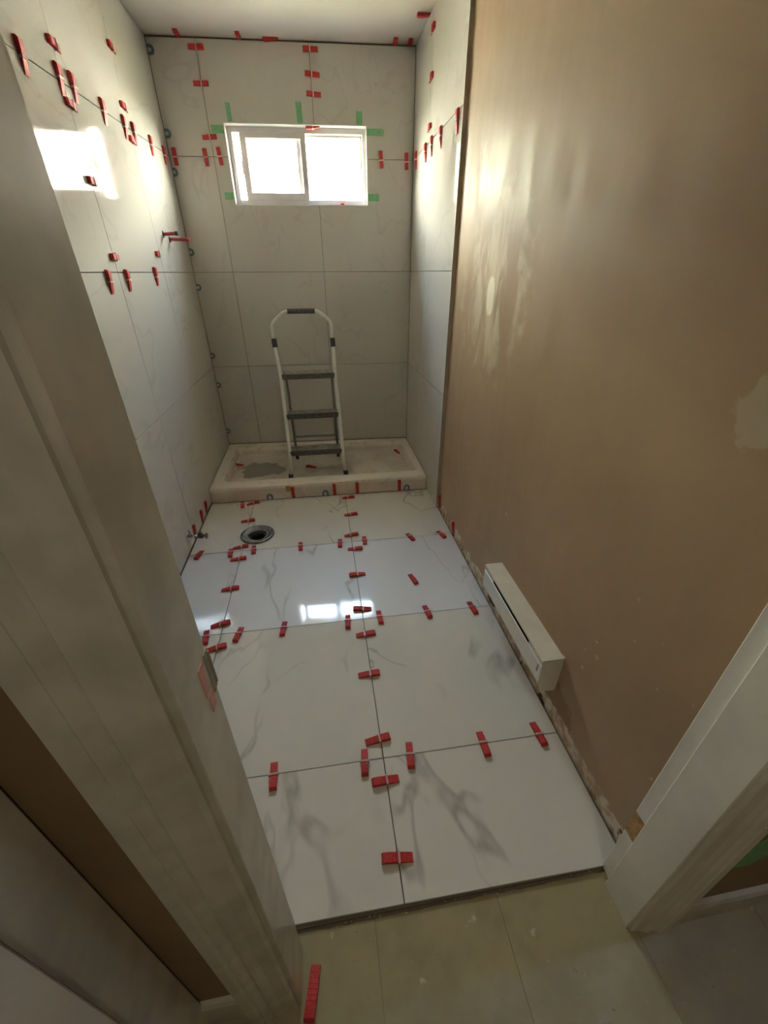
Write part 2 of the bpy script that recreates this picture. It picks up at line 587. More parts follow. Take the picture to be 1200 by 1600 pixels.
def jamb(face, side):
    """rabbeted jamb: side=+1 for the one whose body lies towards +x"""
    s = side
    pl = [(face, -1.697), (face, -1.6145), (face + s * 0.0155, -1.6145), (face + s * 0.0155, -1.5785), (face + s * 0.033, -1.5785), (face + s * 0.033, -1.697)]
    if s < 0:
        pl = pl[::-1]
    return MB().prism(pl, lambda u, v, w: (u, v, w), -0.012, DZ + 0.02)


jl = put('jamb', jamb(JL, -1), M['old_white'], dr, bevel=0.0015)
jr = put('jamb', jamb(JR, 1), M['white_paint'], dr, bevel=0.0015)
put('head_jamb', MB().box(JL, JR, -1.697, -1.6145, DZ, DZ + 0.03).box(JL - 0.03, JR + 0.03, -1.6145, -1.5785, DZ + 0.0155, DZ + 0.03), M['white_paint'], dr)
hm = put('hinge_mortise', MB().box(JR + 0.0145, JR + 0.017, -1.610, -1.580, 0.195, 0.280), M['wood'], jr)
tag(hm, 'bare wood hinge recess')
sp = put('strike_plate', MB().box(JL - 0.002, JL + 0.0012, -1.624, -1.6125, 0.925, 0.985).box(JL - 0.0155, JL + 0.0025, -1.6145, -1.6115, 0.930, 0.980), M['pewter'], jl, bevel=0.0004)
put('pink_smear', MB().box(JL - 0.001, JL + 0.0008, -1.640, -1.628, 0.914, 0.938).box(JL - 0.001, JL + 0.0008, -1.645, -1.633, 0.945, 0.985), M['pink'], jl)

CAS = [(0, 0), (0.0, 0.007), (0.006, 0.0095), (0.026, 0.0115), (0.036, 0.0150), (0.042, 0.0165), (0.046, 0.0125), (0.051, 0.0120), (0.058, 0.0175), (0.063, 0.0195), (0.067, 0.0165), (0.072, 0.0205), (0.087, 0.0215), (0.090, 0.0185), (0.090, 0)]


def casing(x, s, z1, mat, parent):
    pl = [(x + s * u, -1.6955 - v) for u, v in CAS]
    return put('casing', MB().prism(pl, lambda u, v, w: (u, v, w), -0.012, z1), mat, parent)


casing(JL - 0.008, -1, DZ + 0.09, M['old_white'], dr)
casing(JR + 0.006, 1, DZ + 0.09, M['white_paint'], dr)
put('head_casing', MB().box(JL - 0.098, JR + 0.096, -1.712, -1.6955, DZ + 0.005, DZ + 0.09), M['white_paint'], dr, bevel=0.003)

# ---- hallway
HXL, HXR, HYB = 0.472, 2.35, -3.30
fh = put('floor_hall', MB().box(HXL - 0.1, HXR + 0.1, HYB - 0.1, -1.5835, -0.06, -0.0165), M['mortar'])
tag(fh, 'tan vinyl tile floor of the hallway before the threshold', 'floor', kind='structure')
vx = [0.205, 0.51, 0.815, 1.1205, 1.4255, 1.7305, 2.0355, 2.35]
vy = [-1.5875, -1.892, -2.197, -2.502, -2.807, -3.112, -3.30]
for i in range(len(vx) - 1):
    for j in range(len(vy) - 1):
        x0, x1 = max(vx[i], HXL), vx[i + 1]
        if j == 0:
            ins = random.uniform(0.0, 0.003)
            nn = 14
            top = [(x1 - 0.0004 - (x1 - x0 - 0.0008) * q / nn, vy[0] - ins - random.uniform(0, 0.0035)) for q in range(nn + 1)]
            poly = [(x0 + 0.0004, vy[1] + 0.0004), (x1 - 0.0004, vy[1] + 0.0004)] + top
            m = MB().prism(poly, lambda u, v, w: (u, v, w), -0.0165, -0.0122 + 0.0002 * (i % 2))
        else:
            m = MB().box(x0 + 0.0004, x1 - 0.0004, vy[j + 1] + 0.0004, vy[j] - 0.0004, -0.0165, -0.012)
        put('vinyl_tile', m, M['vinyl'], fh)

wh = put('wall_hall_left', MB().box(HXL - 0.13, HXL - 0.018, HYB, -1.69, -0.03, HC), M['hall_tan'])
tag(wh, 'hallway side wall beside the doorway', 'wall', kind='structure')
d2 = empty('door_2')
tag(d2, 'white door frame in the hallway at the lower left corner', 'door frame', kind='structure')
put('casing', MB().box(HXL - 0.02, HXL, -1.778, -1.6957, -0.012, DZ + 0.05), M['old_white'], d2, bevel=0.004, segs=2)
put('door_leaf', MB().box(HXL - 0.026, HXL + 0.010, -2.55, -1.7785, 0.0, DZ), M['white_paint'], d2, bevel=0.003)
wh2 = put('wall_hall_right', MB().box(HXR, HXR + 0.1, HYB, -1.69, -0.03, HC), M['hall_tan'])
tag(wh2, 'far side wall of the hallway', 'wall', kind='structure')
wh3 = put('wall_hall_back', MB().box(HXL - 0.2, HXR + 0.1, HYB - 0.1, HYB, -0.03, HC), M['hall_tan'])
tag(wh3, 'end wall of the hallway', 'wall', kind='structure')
ch = put('ceiling_hall', MB().box(HXL - 0.2, HXR + 0.1, HYB - 0.1, -1.72, HC, HC + 0.12), M['ceiling'])
tag(ch, 'white ceiling of the hallway', 'ceiling', kind='structure')

bb = put('baseboard_right', MB().prism([(-1.695, -0.0165), (-1.708, -0.0165), (-1.708, 0.065), (-1.704, 0.078), (-1.695, 0.082)], lambda u, v, w: (w, u, v), JR + 0.098, HXR), M['old_white'])
tag(bb, 'low white baseboard on the dark hallway wall', 'baseboard', kind='structure')
bl = put('baseboard_left', MB().prism([(-1.695, -0.0165), (-1.706, -0.0165), (-1.706, 0.125), (-1.702, 0.136), (-1.695, 0.140)], lambda u, v, w: (w, u, v), HXL - 0.018, JL - 0.099), M['old_white'])
tag(bl, 'short white baseboard stub between two door casings', 'baseboard', kind='structure')

# unseen lamp and fixture, added as fill light for the dim hallway
hl = empty('hall_fill_lamp', Matrix.Translation((1.05, -2.55, HC)))
tag(hl, 'added round fill lamp, unseen on the hallway ceiling', 'lamp')
put('lamp_base', MB().lathe([(0, 0), (0.13, 0), (0.13, -0.02), (0.12, -0.025), (0, -0.025)]), M['white_paint'], hl)
put('lamp_shade', MB().lathe([(0.118, -0.026), (0.115, -0.045), (0.09, -0.07), (0.05, -0.085), (0.001, -0.09)]), M['lamp_glass'], hl, smooth=True)
ld = bpy.data.lights.new('hall_fill', 'AREA')
ld.shape = 'DISK'
ld.size = 0.22
ld.energy = 0.34
ld.color = (1.0, 0.90, 0.70)
lo = bpy.data.objects.new('hall_fill', ld)
COL.objects.link(lo)
lo.parent = hl
lo.location = (0, 0, -0.10)

# ================================================================== window
wn = empty('window_1', BM)
tag(wn, 'small white vinyl slider window in the tiled shower wall', 'window', kind='structure')


def wbox(name, x0, x1, y0, y1, z0, z1, mat, parent, bev=0.0012):
    return put(name, MB().box(x0, x1, y0, y1, z0, z1), mat, parent, bevel=bev)


# reveal lining with a thin white edge
for a in ((WX0 - 0.001, WX0 + 0.004, WZ0, WZ1), (WX1 - 0.004, WX1 + 0.001, WZ0, WZ1), (WX0, WX1, WZ1 - 0.004, WZ1 + 0.001), (WX0, WX1, WZ0 - 0.001, WZ0 + 0.004)):
    wbox('reveal', a[0], a[1], -0.002, 0.115, a[2], a[3], M['edge_white'], wn, 0)
fx0, fx1, fz0, fz1 = WX0 + 0.004, WX1 - 0.004, WZ0 + 0.004, WZ1 - 0.004
fr = wbox('frame', fx0, 0.374, 0.05, 0.115, fz0, fz1, M['vinyl_white'], wn)
wbox('frame', 1.154, fx1, 0.05, 0.115, fz0, fz1, M['vinyl_white'], wn)
wbox('frame', 0.374, 1.154, 0.05, 0.115, 2.056, fz1, M['vinyl_white'], wn)
wbox('frame', 0.374, 1.154, 0.05, 0.115, fz0, 1.731, M['vinyl_white'], wn)
sash = empty('sash')
sash.parent = wn
for a in ((0.414, 0.450, 1.731, 2.056), (0.776, 0.808, 1.731, 2.056), (0.450, 0.776, 2.032, 2.056), (0.450, 0.776, 1.731, 1.768)):
    wbox('sash_rail', a[0], a[1], 0.054, 0.076, a[2], a[3], M['vinyl_white'], sash)
wbox('pull_handle', 0.406, 0.4145, 0.056, 0.066, 1.86, 1.925, M['vinyl_white'], sash)
wbox('pane', 0.449, 0.777, 0.063, 0.067, 1.767, 2.033, M['glass'], sash, 0)
sf = empty('sash')
sf.parent = wn
for a in ((0.748, 0.780, 1.731, 2.056), (1.142, 1.154, 1.731, 2.056), (0.780, 1.142, 2.046, 2.056), (0.780, 1.142, 1.731, 1.738)):
    wbox('sash_rail', a[0], a[1], 0.084, 0.106, a[2], a[3], M['vinyl_white'], sf)
wbox('pane', 0.779, 1.143, 0.093, 0.097, 1.737, 2.047, M['glass'], sf, 0)

# ================================================================== outside
gr = put('ground', MB().box(-30, 30, 1.66, 60, -0.6, -0.5), M['soil'])
tag(gr, 'grassy ground outside the window', 'ground', kind='structure')
ho = empty('neighbour_house', Matrix.Translation((0.5, 9.0, -0.5)))
tag(ho, 'pale house with horizontal siding beyond the window', 'house')
put('wall', MB().box(-7, 8, 0.05, 5, 0, 3.3), M['siding'], ho)
sb = MB().prism([(0.05, 0), (0.0, 0.0), (0.035, 0.25), (0.05, 0.25)], lambda u, v, w: (w, u, v), -7, 8).mesh('siding_board', M['siding'])
for i in range(13):
    o = link('siding_board', sb, ho)
    o.location = (0, 0, i * 0.25)
put('roof', MB().prism([(-0.4, 3.25), (2.5, 4.8), (5.4, 3.25), (5.4, 3.4), (2.5, 5.0), (-0.4, 3.4)], lambda u, v, w: (w, u, v), -7.3, 8.3), M['roof'], ho)
tr = empty('garden_tree', Matrix.Translation((-0.6, 5.6, -0.5)))
tag(tr, 'leafy garden tree outside the window', 'tree')
put('trunk', MB().tube([(0, 0, 0), (0.05, 0.02, 1.2), (0.0, 0.1, 2.4), (0.1, 0, 3.6)], [0.11, 0.09, 0.07, 0.03], 8), M['tree_bark'], tr)
rb = random.Random(3)
lf = MB()
for i in range(16):
    z = 1.5 + 0.13 * i
    a = i * 2.4
    L = 1.5 - 0.03 * i
    p0 = Vector((0.03, 0.05, z))
    p1 = p0 + Vector((math.cos(a) * L * 0.5, math.sin(a) * L * 0.5, 0.35))
    p2 = p0 + Vector((math.cos(a) * L, math.sin(a) * L, 0.5))
    put('branch', MB().tube([p0, p1, p2], [0.03, 0.02, 0.006], 5), M['tree_bark'], tr)
    for q in range(34):
        t = rb.uniform(0.3, 1.05)
        c = p0.lerp(p2, t) + Vector((rb.gauss(0, 0.16), rb.gauss(0, 0.16), rb.gauss(0, 0.16)))
        d1 = Vector((rb.gauss(0, 1), rb.gauss(0, 1), rb.gauss(0, 1))).normalized() * 0.055
        d2 = d1.cross(Vector((rb.gauss(0, 1), rb.gauss(0, 1), rb.gauss(0, 1)))).normalized() * 0.025
        lf.add([c - d1, c + d2, c + d1, c - d2], [(0, 1, 2, 3)])
tag(put('foliage', lf, M['leaf'], tr), kind='stuff')

# ================================================================== shower tray
st = empty('shower_tray')
tag(st, 'dusty white acrylic shower tray under the window', 'shower tray')


def yb(x):
    return BD - 0.0557 * x - 0.002


ox0, ox1 = 0.003, 1.463
out_ = [(ox0, T0 + TT * ox0), (ox1, T0 + TT * ox1), (ox1, yb(ox1)), (ox0, yb(ox0))]
ix0, ix1 = 0.072, 1.430
in_ = [(ix0, T0 + 0.088), (ix1, T0 + 0.072), (ix1, yb(ix1) - 0.055), (ix0, yb(ix0) - 0.070)]
zf, zbk = 0.105, 0.118


def rnd_loop(q, r, n=5):
    res = []
    for i in range(4):
        p, a, b = Vector(q[i]), Vector(q[i - 1]), Vector(q[(i + 1) % 4])
        u, v = (a - p).normalized(), (b - p).normalized()
        for j in range(n + 1):
            t = j / n
            res.append((p + u * r * (1 - t) ** 2 + v * r * t ** 2))
    return res


mb = MB()
NL = 24
loops = []


def loop(q, r, zz):
    vs = rnd_loop(q, r)
    loops.append([(v[0], v[1], zz(v[1])) for v in vs])


def off(q, d):
    c = Vector(((q[0][0] + q[1][0]) / 2, (q[0][1] + q[2][1]) / 2))
    return [(x + math.copysign(d, c[0] - x), y + math.copysign(d, c[1] - y)) for x, y in q]


rimz = lambda y: zf + (zbk - zf) * max(0, min(1, (y - 0.58) / 0.75))
loop(out_, 0.004, lambda y: 0.0005)
loop(out_, 0.004, lambda y: rimz(y) - 0.006)
loop(off(out_, 0.006), 0.008, rimz)
loop(off(in_, -0.006), 0.05, rimz)
loop(in_, 0.045, lambda y: rimz(y) - 0.006)
loop(off(in_, 0.014), 0.05, lambda y: 0.052)
loop(off(in_, 0.028), 0.05, lambda y: 0.043)
loop(off(in_, 0.30), 0.02, lambda y: 0.037)
n = len(loops[0])
vs = [v for l in loops for v in l]
fs = []
for i in range(len(loops) - 1):
    for j in range(n):
        fs.append((i * n + j, i * n + (j + 1) % n, (i + 1) * n + (j + 1) % n, (i + 1) * n + j))
fs.append(tuple(range((len(loops) - 1) * n, len(loops) * n)))
mb.add(vs, fs)
put('basin', mb, M['tray'], st, smooth=False)
dr_ = MB().lathe([(0.0005, 0.0395), (0.03, 0.0400), (0.042, 0.0400), (0.045, 0.0375)], (0.745, 1.16, 0), 24)
put('drain_cover', dr_, M['steel'], st)

# ================================================================== step ladder
la = empty('step_ladder', Matrix.Translation((0.715, 0.80, 0.043)))
tag(la, 'open white three step ladder standing in the shower tray', 'step ladder')
LO = Vector((0.715, 0.80, 0.043))


def lp(x, y, z):
    return Vector((x, y, z)) - LO


rail_l = [(0.519, 0.803, 0.060), (0.527, 0.849, 0.229), (0.525, 0.914, 0.470), (0.521, 0.982, 0.724), (0.506, 1.028, 0.893), (0.501, 1.040, 0.939)]
hand = [(0.501, 1.040, 0.939), (0.499, 1.063, 1.026), (0.504, 1.067, 1.042), (0.523, 1.074, 1.062), (0.570, 1.083, 1.100), (0.589, 1.086, 1.109), (0.610, 1.086, 1.111),
        (0.780, 1.086, 1.111), (0.797, 1.086, 1.108), (0.815, 1.083, 1.100), (0.860, 1.074, 1.066), (0.878, 1.069, 1.048), (0.885, 1.066, 1.034), (0.886, 1.040, 0.940)]
rail_r = [(0.886, 1.040, 0.940), (0.888, 1.024, 0.883), (0.888, 0.983, 0.728), (0.897, 0.915, 0.473), (0.903, 0.847, 0.221), (0.915, 0.802, 0.062)]
put('rail', MB().tube([lp(*p) for p in rail_l], 0.0125, 10), M['ladder_white'], la, smooth=True)
put('rail', MB().tube([lp(*p) for p in rail_r], 0.0125, 10), M['ladder_white'], la, smooth=True)
put('handrail', MB().tube([lp(*p) for p in hand], 0.0115, 10), M['ladder_white'], la, smooth=True)
put('grip', MB().tube([lp(0.606, 1.086, 1.111), lp(0.784, 1.086, 1.111)], 0.0155, 12), M['tread'], la)
for p, q in (((0.5045, 1.030, 0.900), (0.5005, 1.044, 0.952)), ((0.8875, 1.027, 0.895), (0.8862, 1.042, 0.948))):
    put('clamp', MB().tube([lp(*p), lp(*q)], 0.0165, 12), M['rubber'], la)
for p, q in (((0.517, 0.800, 0.041), (0.520, 0.808, 0.075)), ((0.9165, 0.7985, 0.0425), (0.9135, 0.8065, 0.077))):
    put('foot', MB().tube([lp(*p), lp(*q)], 0.017, 12), M['rubber'], la)
for z, xl, xr, yf, dp in ((0.231, 0.532, 0.896, 0.842, 0.110), (0.478, 0.533, 0.890, 0.908, 0.100), (0.733, 0.530, 0.882, 0.976, 0.125)):
    s_ = put('step', MB().box(xl - 0.715, xr - 0.715, yf + 0.004 - 0.80, yf + dp - 0.80, z - 0.022 - 0.043, z - 0.043), M['step'], la, bevel=0.003)
    put('nosing', MB().box(xl - 0.715 - 0.002, xr - 0.715 + 0.002, yf - 0.006 - 0.80, yf + 0.012 - 0.80, z - 0.032 - 0.043, z + 0.0015 - 0.043), M['tread'], s_, bevel=0.002)
for x0, x1 in ((0.549, 0.553), (0.866, 0.880)):
    rl = put('rear_leg', MB().tube([lp(x0, 1.035, 0.712), lp(x1, 1.165, 0.062)], 0.0095, 8), M['ladder_grey'], la, smooth=True)
    put('foot', MB().tube([lp(x1, 1.168, 0.0425), lp(x1, 1.163, 0.075)], 0.0135, 10), M['rubber'], rl)
put('rear_brace', MB().tube([lp(0.553, 1.135, 0.235), lp(0.877, 1.135, 0.235)], 0.008, 8), M['ladder_grey'], la, smooth=True)

# ================================================================== toilet flange
fg = empty('toilet_flange', Matrix.Translation((FX, FY, 0)))
tag(fg, 'round steel toilet drain flange set in the floor tiles', 'drain flange')
put('ring', MB().lathe([(0.096, 0.0), (0.0965, 0.006), (0.093, 0.009), (0.078, 0.0095), (0.072, 0.006), (0.062, 0.004), (0.052, -0.006), (0.050, -0.020)], seg=40), M['steel'], fg, smooth=True)
put('pipe', MB().lathe([(0.0505, -0.004), (0.047, -0.012), (0.0440, -0.10), (0.0440, -0.16), (0.0005, -0.16)], seg=32), M['black'], fg, smooth=True)
put('collar', MB().lathe([(0.050, -0.010), (0.044, -0.008), (0.040, -0.010), (0.039, -0.03)], seg=32), M['rubber'], fg, smooth=True)
for a in (20, 110, 200, 290):
    x, y = 0.085 * math.cos(math.radians(a)), 0.085 * math.sin(math.radians(a))
    put('screw', MB().lathe([(0.0065, 0.009), (0.0065, 0.012), (0.0045, 0.0135), (0.0004, 0.0138)], (x, y, 0), 10), M['chrome'], fg)

# ================================================================== stop valve
vv = empty('stop_valve', Matrix.Translation((0.0, 0.060, 0.085)))
tag(vv, 'chrome stop valve with oval handle low on the tiled wall', 'valve')
put('escutcheon', MB().lathe([(0.034, 0.0), (0.034, 0.003), (0.026, 0.009), (0.013, 0.013), (0.009, 0.013)], seg=28, axis='X'), M['chrome'], vv, smooth=True)
put('stub_pipe', MB().tube([(0.002, 0, 0), (0.060, -0.006, 0)], 0.008, 12), M['chrome'], vv, smooth=True)
put('valve_body', MB().tube([(0.052, -0.005, 0), (0.056, -0.0055, 0), (0.080, -0.008, 0), (0.084, -0.0085, 0)], [0.010, 0.0135, 0.0135, 0.009], 12).tube([(0.068, -0.007, -0.004), (0.068, -0.007, 0.026)], 0.009, 10), M['steel'], vv)
hv = MB().tube([(0.083, -0.009, 0), (0.096, -0.010, 0)], 0.005, 8)
hv.lathe([(0.0005, 0.094), (0.014, 0.094), (0.018, 0.098), (0.014, 0.103), (0.0005, 0.103)], (0, -0.010, 0), 16, 'X')
put('handle', hv, M['steel'], vv)

# ================================================================== red pipe stubs
for y, z, L, dz, lab in ((0.896, 1.513, 0.078, 0.004, 'shorter red pipe stub poking out of the tiled side wall'), (0.997, 1.496, 0.108, -0.001, 'longer red pipe stub poking out of the tiled side wall')):
    e = empty('pipe_stub', Matrix.Translation((0, y, z)))
    tag(e, lab, 'pipe', 'red pipe stubs in the shower wall')
    put('hole_sleeve', MB().lathe([(0.0165, 0.0002), (0.0165, 0.0015), (0.009, 0.0018)], seg=16, axis='X'), M['black'], e)
    put('tube', MB().tube([(0.001, 0, 0), (L - 0.012, 0, dz)], 0.0085, 12), M['pipe_red'], e, smooth=True)
    put('end_cap', MB().tube([(L - 0.014, 0, dz), (L, 0, dz * 1.1)], 0.0105, 12), M['rubber'] if L < 0.09 else M['pipe_red'], e)

# ================================================================== baseboard heater
he = empty('baseboard_heater', Matrix.Translation((W, -0.907, 0.118)))
tag(he, 'cream electric baseboard heater on the tan wall', 'heater')
hy0, hy1 = -0.252, 0.250
put('back_panel', MB().box(-0.006, -0.0005, hy0 + 0.004, hy1 - 0.004, 0.002, 0.150), M['heater'], he)
put('top_cover', MB().prism([(-0.0006, 0.156), (-0.072, 0.156), (-0.0735, 0.154), (-0.0735, 0.147), (-0.071, 0.147), (-0.071, 0.1525), (-0.0006, 0.1525)], lambda u, v, w: (u, w, v), hy0, hy1), M['heater'], he)
put('front_cover', MB().prism([(-0.0705, 0.128), (-0.0725, 0.127), (-0.0725, 0.052), (-0.064, 0.043), (-0.062, 0.045), (-0.070, 0.053)], lambda u, v, w: (u, w, v), hy0 + 0.002, hy1 - 0.002), M['white_paint'], he)
for y in (hy0, hy1 - 0.002):
    put('end_cap', MB().prism([(-0.0006, 0.154), (-0.072, 0.154), (-0.072, 0.050), (-0.060, 0.030), (-0.050, 0.004), (-0.0006, 0.0)], lambda u, v, w: (u, w, v), y, y + 0.0025), M['white_paint'], he)
for y0, y1 in ((hy0 + 0.002, hy0 + 0.10), (hy1 - 0.085, hy1 - 0.002)):
    put('face_plate', MB().box(-0.0700, -0.0685, y0, y1, 0.120, 0.153), M['heater'], he)
put('element', MB().box(-0.052, -0.012, hy0 + 0.02, hy1 - 0.02, 0.050, 0.110), M['black'], he)
put('cover_screw', MB().box(-0.0735, -0.072, hy0 + 0.018, hy0 + 0.023, 0.088, 0.118), M['ladder_grey'], he)

# ================================================================== tile levelling wedges
L2 = 0.0415
prof = [(-L2, 0.0), (L2, 0.0), (L2, 0.0032)]
xx, zz = 0.030, 0.0042
for i in range(6):
    prof += [(xx, zz + 0.0018), (xx - 0.0005, zz + 0.0014)]
    xx -= 0.0085
    zz += 0.0013
prof += [(-0.024, 0.0130), (-0.0365, 0.0130), (-L2, 0.0085)]
wedge_me = MB().prism(prof, lambda u, v, w: (u, w, v), -0.0108, 0.0108).mesh('wedge', M['wedge'])
cl = MB().box(-0.003, 0.003, -0.0145, -0.0118, 0.0002, 0.0125).box(-0.003, 0.003, 0.0118, 0.0145, 0.0002, 0.0125).box(-0.003, 0.003, -0.0145, 0.0145, 0.0110, 0.0128)
clip_me = cl.mesh('clip', M['clip'])


def wedge(pos, along, normal, label, clip=True, group=None, slide=0.0):
    """red wedge lying on a surface; local x runs from the thick head to the tip"""
    m = basis(pos, along, normal)
    if clip:
        e = empty('levelling_wedge', m)
        w_ = link('wedge_body', wedge_me, e)
        w_.location.x = slide
        link('clip', clip_me, e)
    else:
        e = link('levelling_wedge', wedge_me)
        e.matrix_world = m
    tag(e, label, 'tile wedge', group or 'red tile levelling wedges')
    return e


def dirv(a):
    return (math.cos(math.radians(a)), math.sin(math.radians(a)), 0)


UP = (0, 0, 1)
# x, y, angle of the tip, label   (floor)
FLOOR = [
    (0.208, 0.531, 98, 'red floor wedge pointing at the tray beside the joint left of the drain flange'),
    (0.277, 0.538, 198, 'red wedge across the flange-side floor joint, closest to the shower tray'),
    (0.274, 0.312, 185, 'red wedge across the flange-side joint, between shower tray and drain flange'),
    (0.221, -0.012, 97, 'red wedge across the cross joint just left of the drain flange corner'),
    (0.274, 0.030, 187, 'red wedge on the flange-side joint, touching the near rim of the drain flange'),
    (0.345, -0.008, 95, 'red wedge across the cross joint right below the drain flange'),
    (0.277, -0.082, 185, 'red wedge on the flange-side joint, just nearer than the first cross joint'),
    (0.275, -0.325, 183, 'red wedge alone midway along the flange-side joint between two cross joints'),
    (0.055, -0.008, 80, 'red wedge across the first cross joint, beside the chrome stop valve'),
    (0.601, -0.012, 92, 'red wedge alone on the first cross joint between flange and centre joint'),
    (0.822, -0.012, 87, 'red wedge on the first cross joint, just left of the centre joint'),
    (0.962, -0.012, 88, 'red wedge on the first cross joint, just right of the centre joint'),
    (0.887, 0.055, 186, 'red wedge across the centre joint, just beyond the first cross joint'),
    (0.897, -0.085, 178, 'red wedge across the centre joint, just nearer than the first cross joint'),
    (0.905, 0.291, 184, 'red wedge across the centre joint, second from the shower tray'),
    (0.905, 0.520, 181, 'red wedge across the centre joint, right at the foot of the shower tray'),
    (0.895, -0.310, 3, 'red wedge across the centre joint, midway between first and second cross joints'),
    (1.228, -0.012, 106, 'red wedge on the first cross joint, second from the tan wall'),
    (1.412, -0.014, 106, 'red wedge at the tan wall end of the first cross joint'),
    (0.897, -0.560, -6, 'red wedge across the centre joint, on the floor reflection of the window'),
    (0.822, -0.622, 87, 'red wedge on the second cross joint, just left of the centre joint'),
    (0.964, -0.620, 91, 'red wedge on the second cross joint, just right of the centre joint'),
    (0.886, -0.712, 182, 'red wedge across the centre joint, just nearer than the second cross joint'),
    (0.886, -0.912, 180, 'red wedge across the centre joint, alone midway to the third cross joint'),
    (1.182, -0.622, 96, 'red wedge on the second cross joint, second from the heater'),
    (1.392, -0.624, 95, 'red wedge on the second cross joint, right beside the baseboard heater'),
    (0.544, -0.622, 85, 'red wedge alone on the second cross joint, left of the window reflection'),
    (0.222, -0.624, 97, 'red wedge at the door jamb end of the second cross joint'),
    (0.268, -0.560, 192, 'red wedge across the flange-side joint, just beyond the second cross joint'),
    (0.356, -0.626, 80, 'red wedge on the second cross joint, just right of the flange-side joint'),
    (0.280, -0.692, 192, 'red wedge across the flange-side joint, closest to the white door jamb'),
    (0.886, -1.168, 186, 'tilted red wedge across the centre joint, just beyond the third cross joint'),
    (0.830, -1.233, 85, 'red wedge on the third cross joint, just left of the centre joint'),
    (0.975, -1.233, 84, 'red wedge on the third cross joint, just right of the centre joint'),
    (0.891, -1.297, 2, 'red wedge across the centre joint, just nearer than the third cross joint'),
    (0.893, -1.489, -5, 'red wedge across the centre joint, nearest the hallway threshold'),
    (0.550, -1.230, 92, 'red wedge on the third cross joint, nearest the white door jamb'),
    (1.219, -1.232, 90, 'red wedge on the third cross joint, second from the tan wall'),
    (1.412, -1.234, 93, 'red wedge at the tan wall end of the third cross joint'),
]
for x, y, a, lab in FLOOR:
    wedge((x, y, 0.0003), dirv(a), UP, lab, slide=random.uniform(-0.006, 0.006))
wedge((1.166, -0.388, 0.0003), dirv(103), UP, 'loose red wedge lying on plain tile away from any joint', clip=False)
wedge((0.667, -1.688, -0.0117), dirv(79), UP, 'loose red wedge on the hallway vinyl at the foot of the door jamb', clip=False)
wedge((0.105, 1.100, 0.0455), dirv(-14), UP, 'loose red wedge in the shower tray beside the grey dried puddle', clip=False)
wedge((0.662, 0.985, 0.0415), dirv(-23), UP, 'loose red wedge in the shower tray behind the ladder legs', clip=False)
wedge((1.362, 1.170, 0.0455), dirv(-72), UP, 'loose red wedge in the far corner of the shower tray', clip=False)

# left wall: y, z, tip direction ('d' down, 's' sideways)
LEFT = [
    (-0.110, 1.873, 'd', 'red wedge on the upper side wall joint, closest to the door jamb'),
    (0.150, 1.985, 's', 'red wedge seen end-on above the upper joint, nearer of two such pairs'),
    (0.110, 1.895, 'd', 'long red wedge left of the near vertical joint on the upper side wall joint'),
    (0.208, 1.898, 'd', 'long red wedge right of the near vertical joint on the upper side wall joint'),
    (0.150, 1.838, 's', 'red wedge seen end-on just above the window reflection on the side wall'),
    (0.448, 1.895, 'd', 'red wedge alone midway along the upper joint of the side wall'),
    (0.738, 1.982, 's', 'red wedge seen end-on above the upper joint, the farther of such pair'),
    (0.671, 1.898, 'd', 'red wedge left of the farther vertical joint on the side wall'),
    (0.787, 1.905, 'd', 'red wedge right of the farther vertical joint on the side wall'),
    (0.738, 1.868, 's', 'red wedge seen end-on below the upper joint, farther from the door'),
    (1.035, 1.910, 'd', 'red wedge on the upper side wall joint, second from the back corner'),
    (1.262, 1.910, 'd', 'red wedge on the upper side wall joint, tight in the back corner'),
    (0.760, 2.178, 's', 'red wedge seen end-on, highest on the tiled side wall'),
    (0.145, 1.627, 's', 'red wedge at the lower corner of the window reflection on the side wall'),
    (0.145, 1.388, 's', 'red wedge seen end-on just above the middle side wall joint, nearer the door'),
    (0.026, 1.302, 'd', 'red wedge on the middle side wall joint, nearest the door jamb'),
    (0.215, 1.306, 'd', 'red wedge on the middle side wall joint, second from the door jamb'),
    (0.715, 1.416, 's', 'red wedge seen end-on just below the red pipe stubs'),
    (0.590, 1.313, 'd', 'red wedge on the middle side wall joint, below the red pipe stubs'),
]
for y, z, d, lab in LEFT:
    wedge((0.0003, y, z), (0, 0, -1) if d == 'd' else (0, 1, 0), (1, 0, 0), lab, slide=random.uniform(-0.004, 0.004))
# wedges standing in the gap at the foot of the side walls
for y, z, lab in ((0.447, 0.048, 'red wedge standing at the wall foot, closest to the tray corner'), (0.330, 0.050, 'red wedge standing at the wall foot, middle of three above the stop valve'), (0.157, 0.053, 'red wedge standing at the wall foot, right above the chrome stop valve')):
    wedge((0.0004, y, z), (0.0, -0.12, -1), (1, 0, 0), lab, clip=False)
for y, z, lab in ((0.270, 0.062, 'red wedge standing at the tan wall foot by the edge trim'), (-0.030, 0.048, 'red wedge standing at the tan wall foot nearer the heater')):
    wedge((W - 0.0004, y, z), (0, -0.15, -1), (-1, 0, 0), lab, clip=False)
# wedges along the tray front
for x, lab in ((0.540, 'red wedge against the tray front beside a tan plastic shim'), (0.820, 'red wedge against the tray front, second from the tan shim'), (0.977, 'red wedge against the tray front, just right of the centre joint'), (1.272, 'red wedge against the tray front beside the last blue shim')):
    wedge((x, T0 + TT * x - 0.0006, 0.0445), (0.02, 0, -1), (0, -1, 0), lab, clip=False)

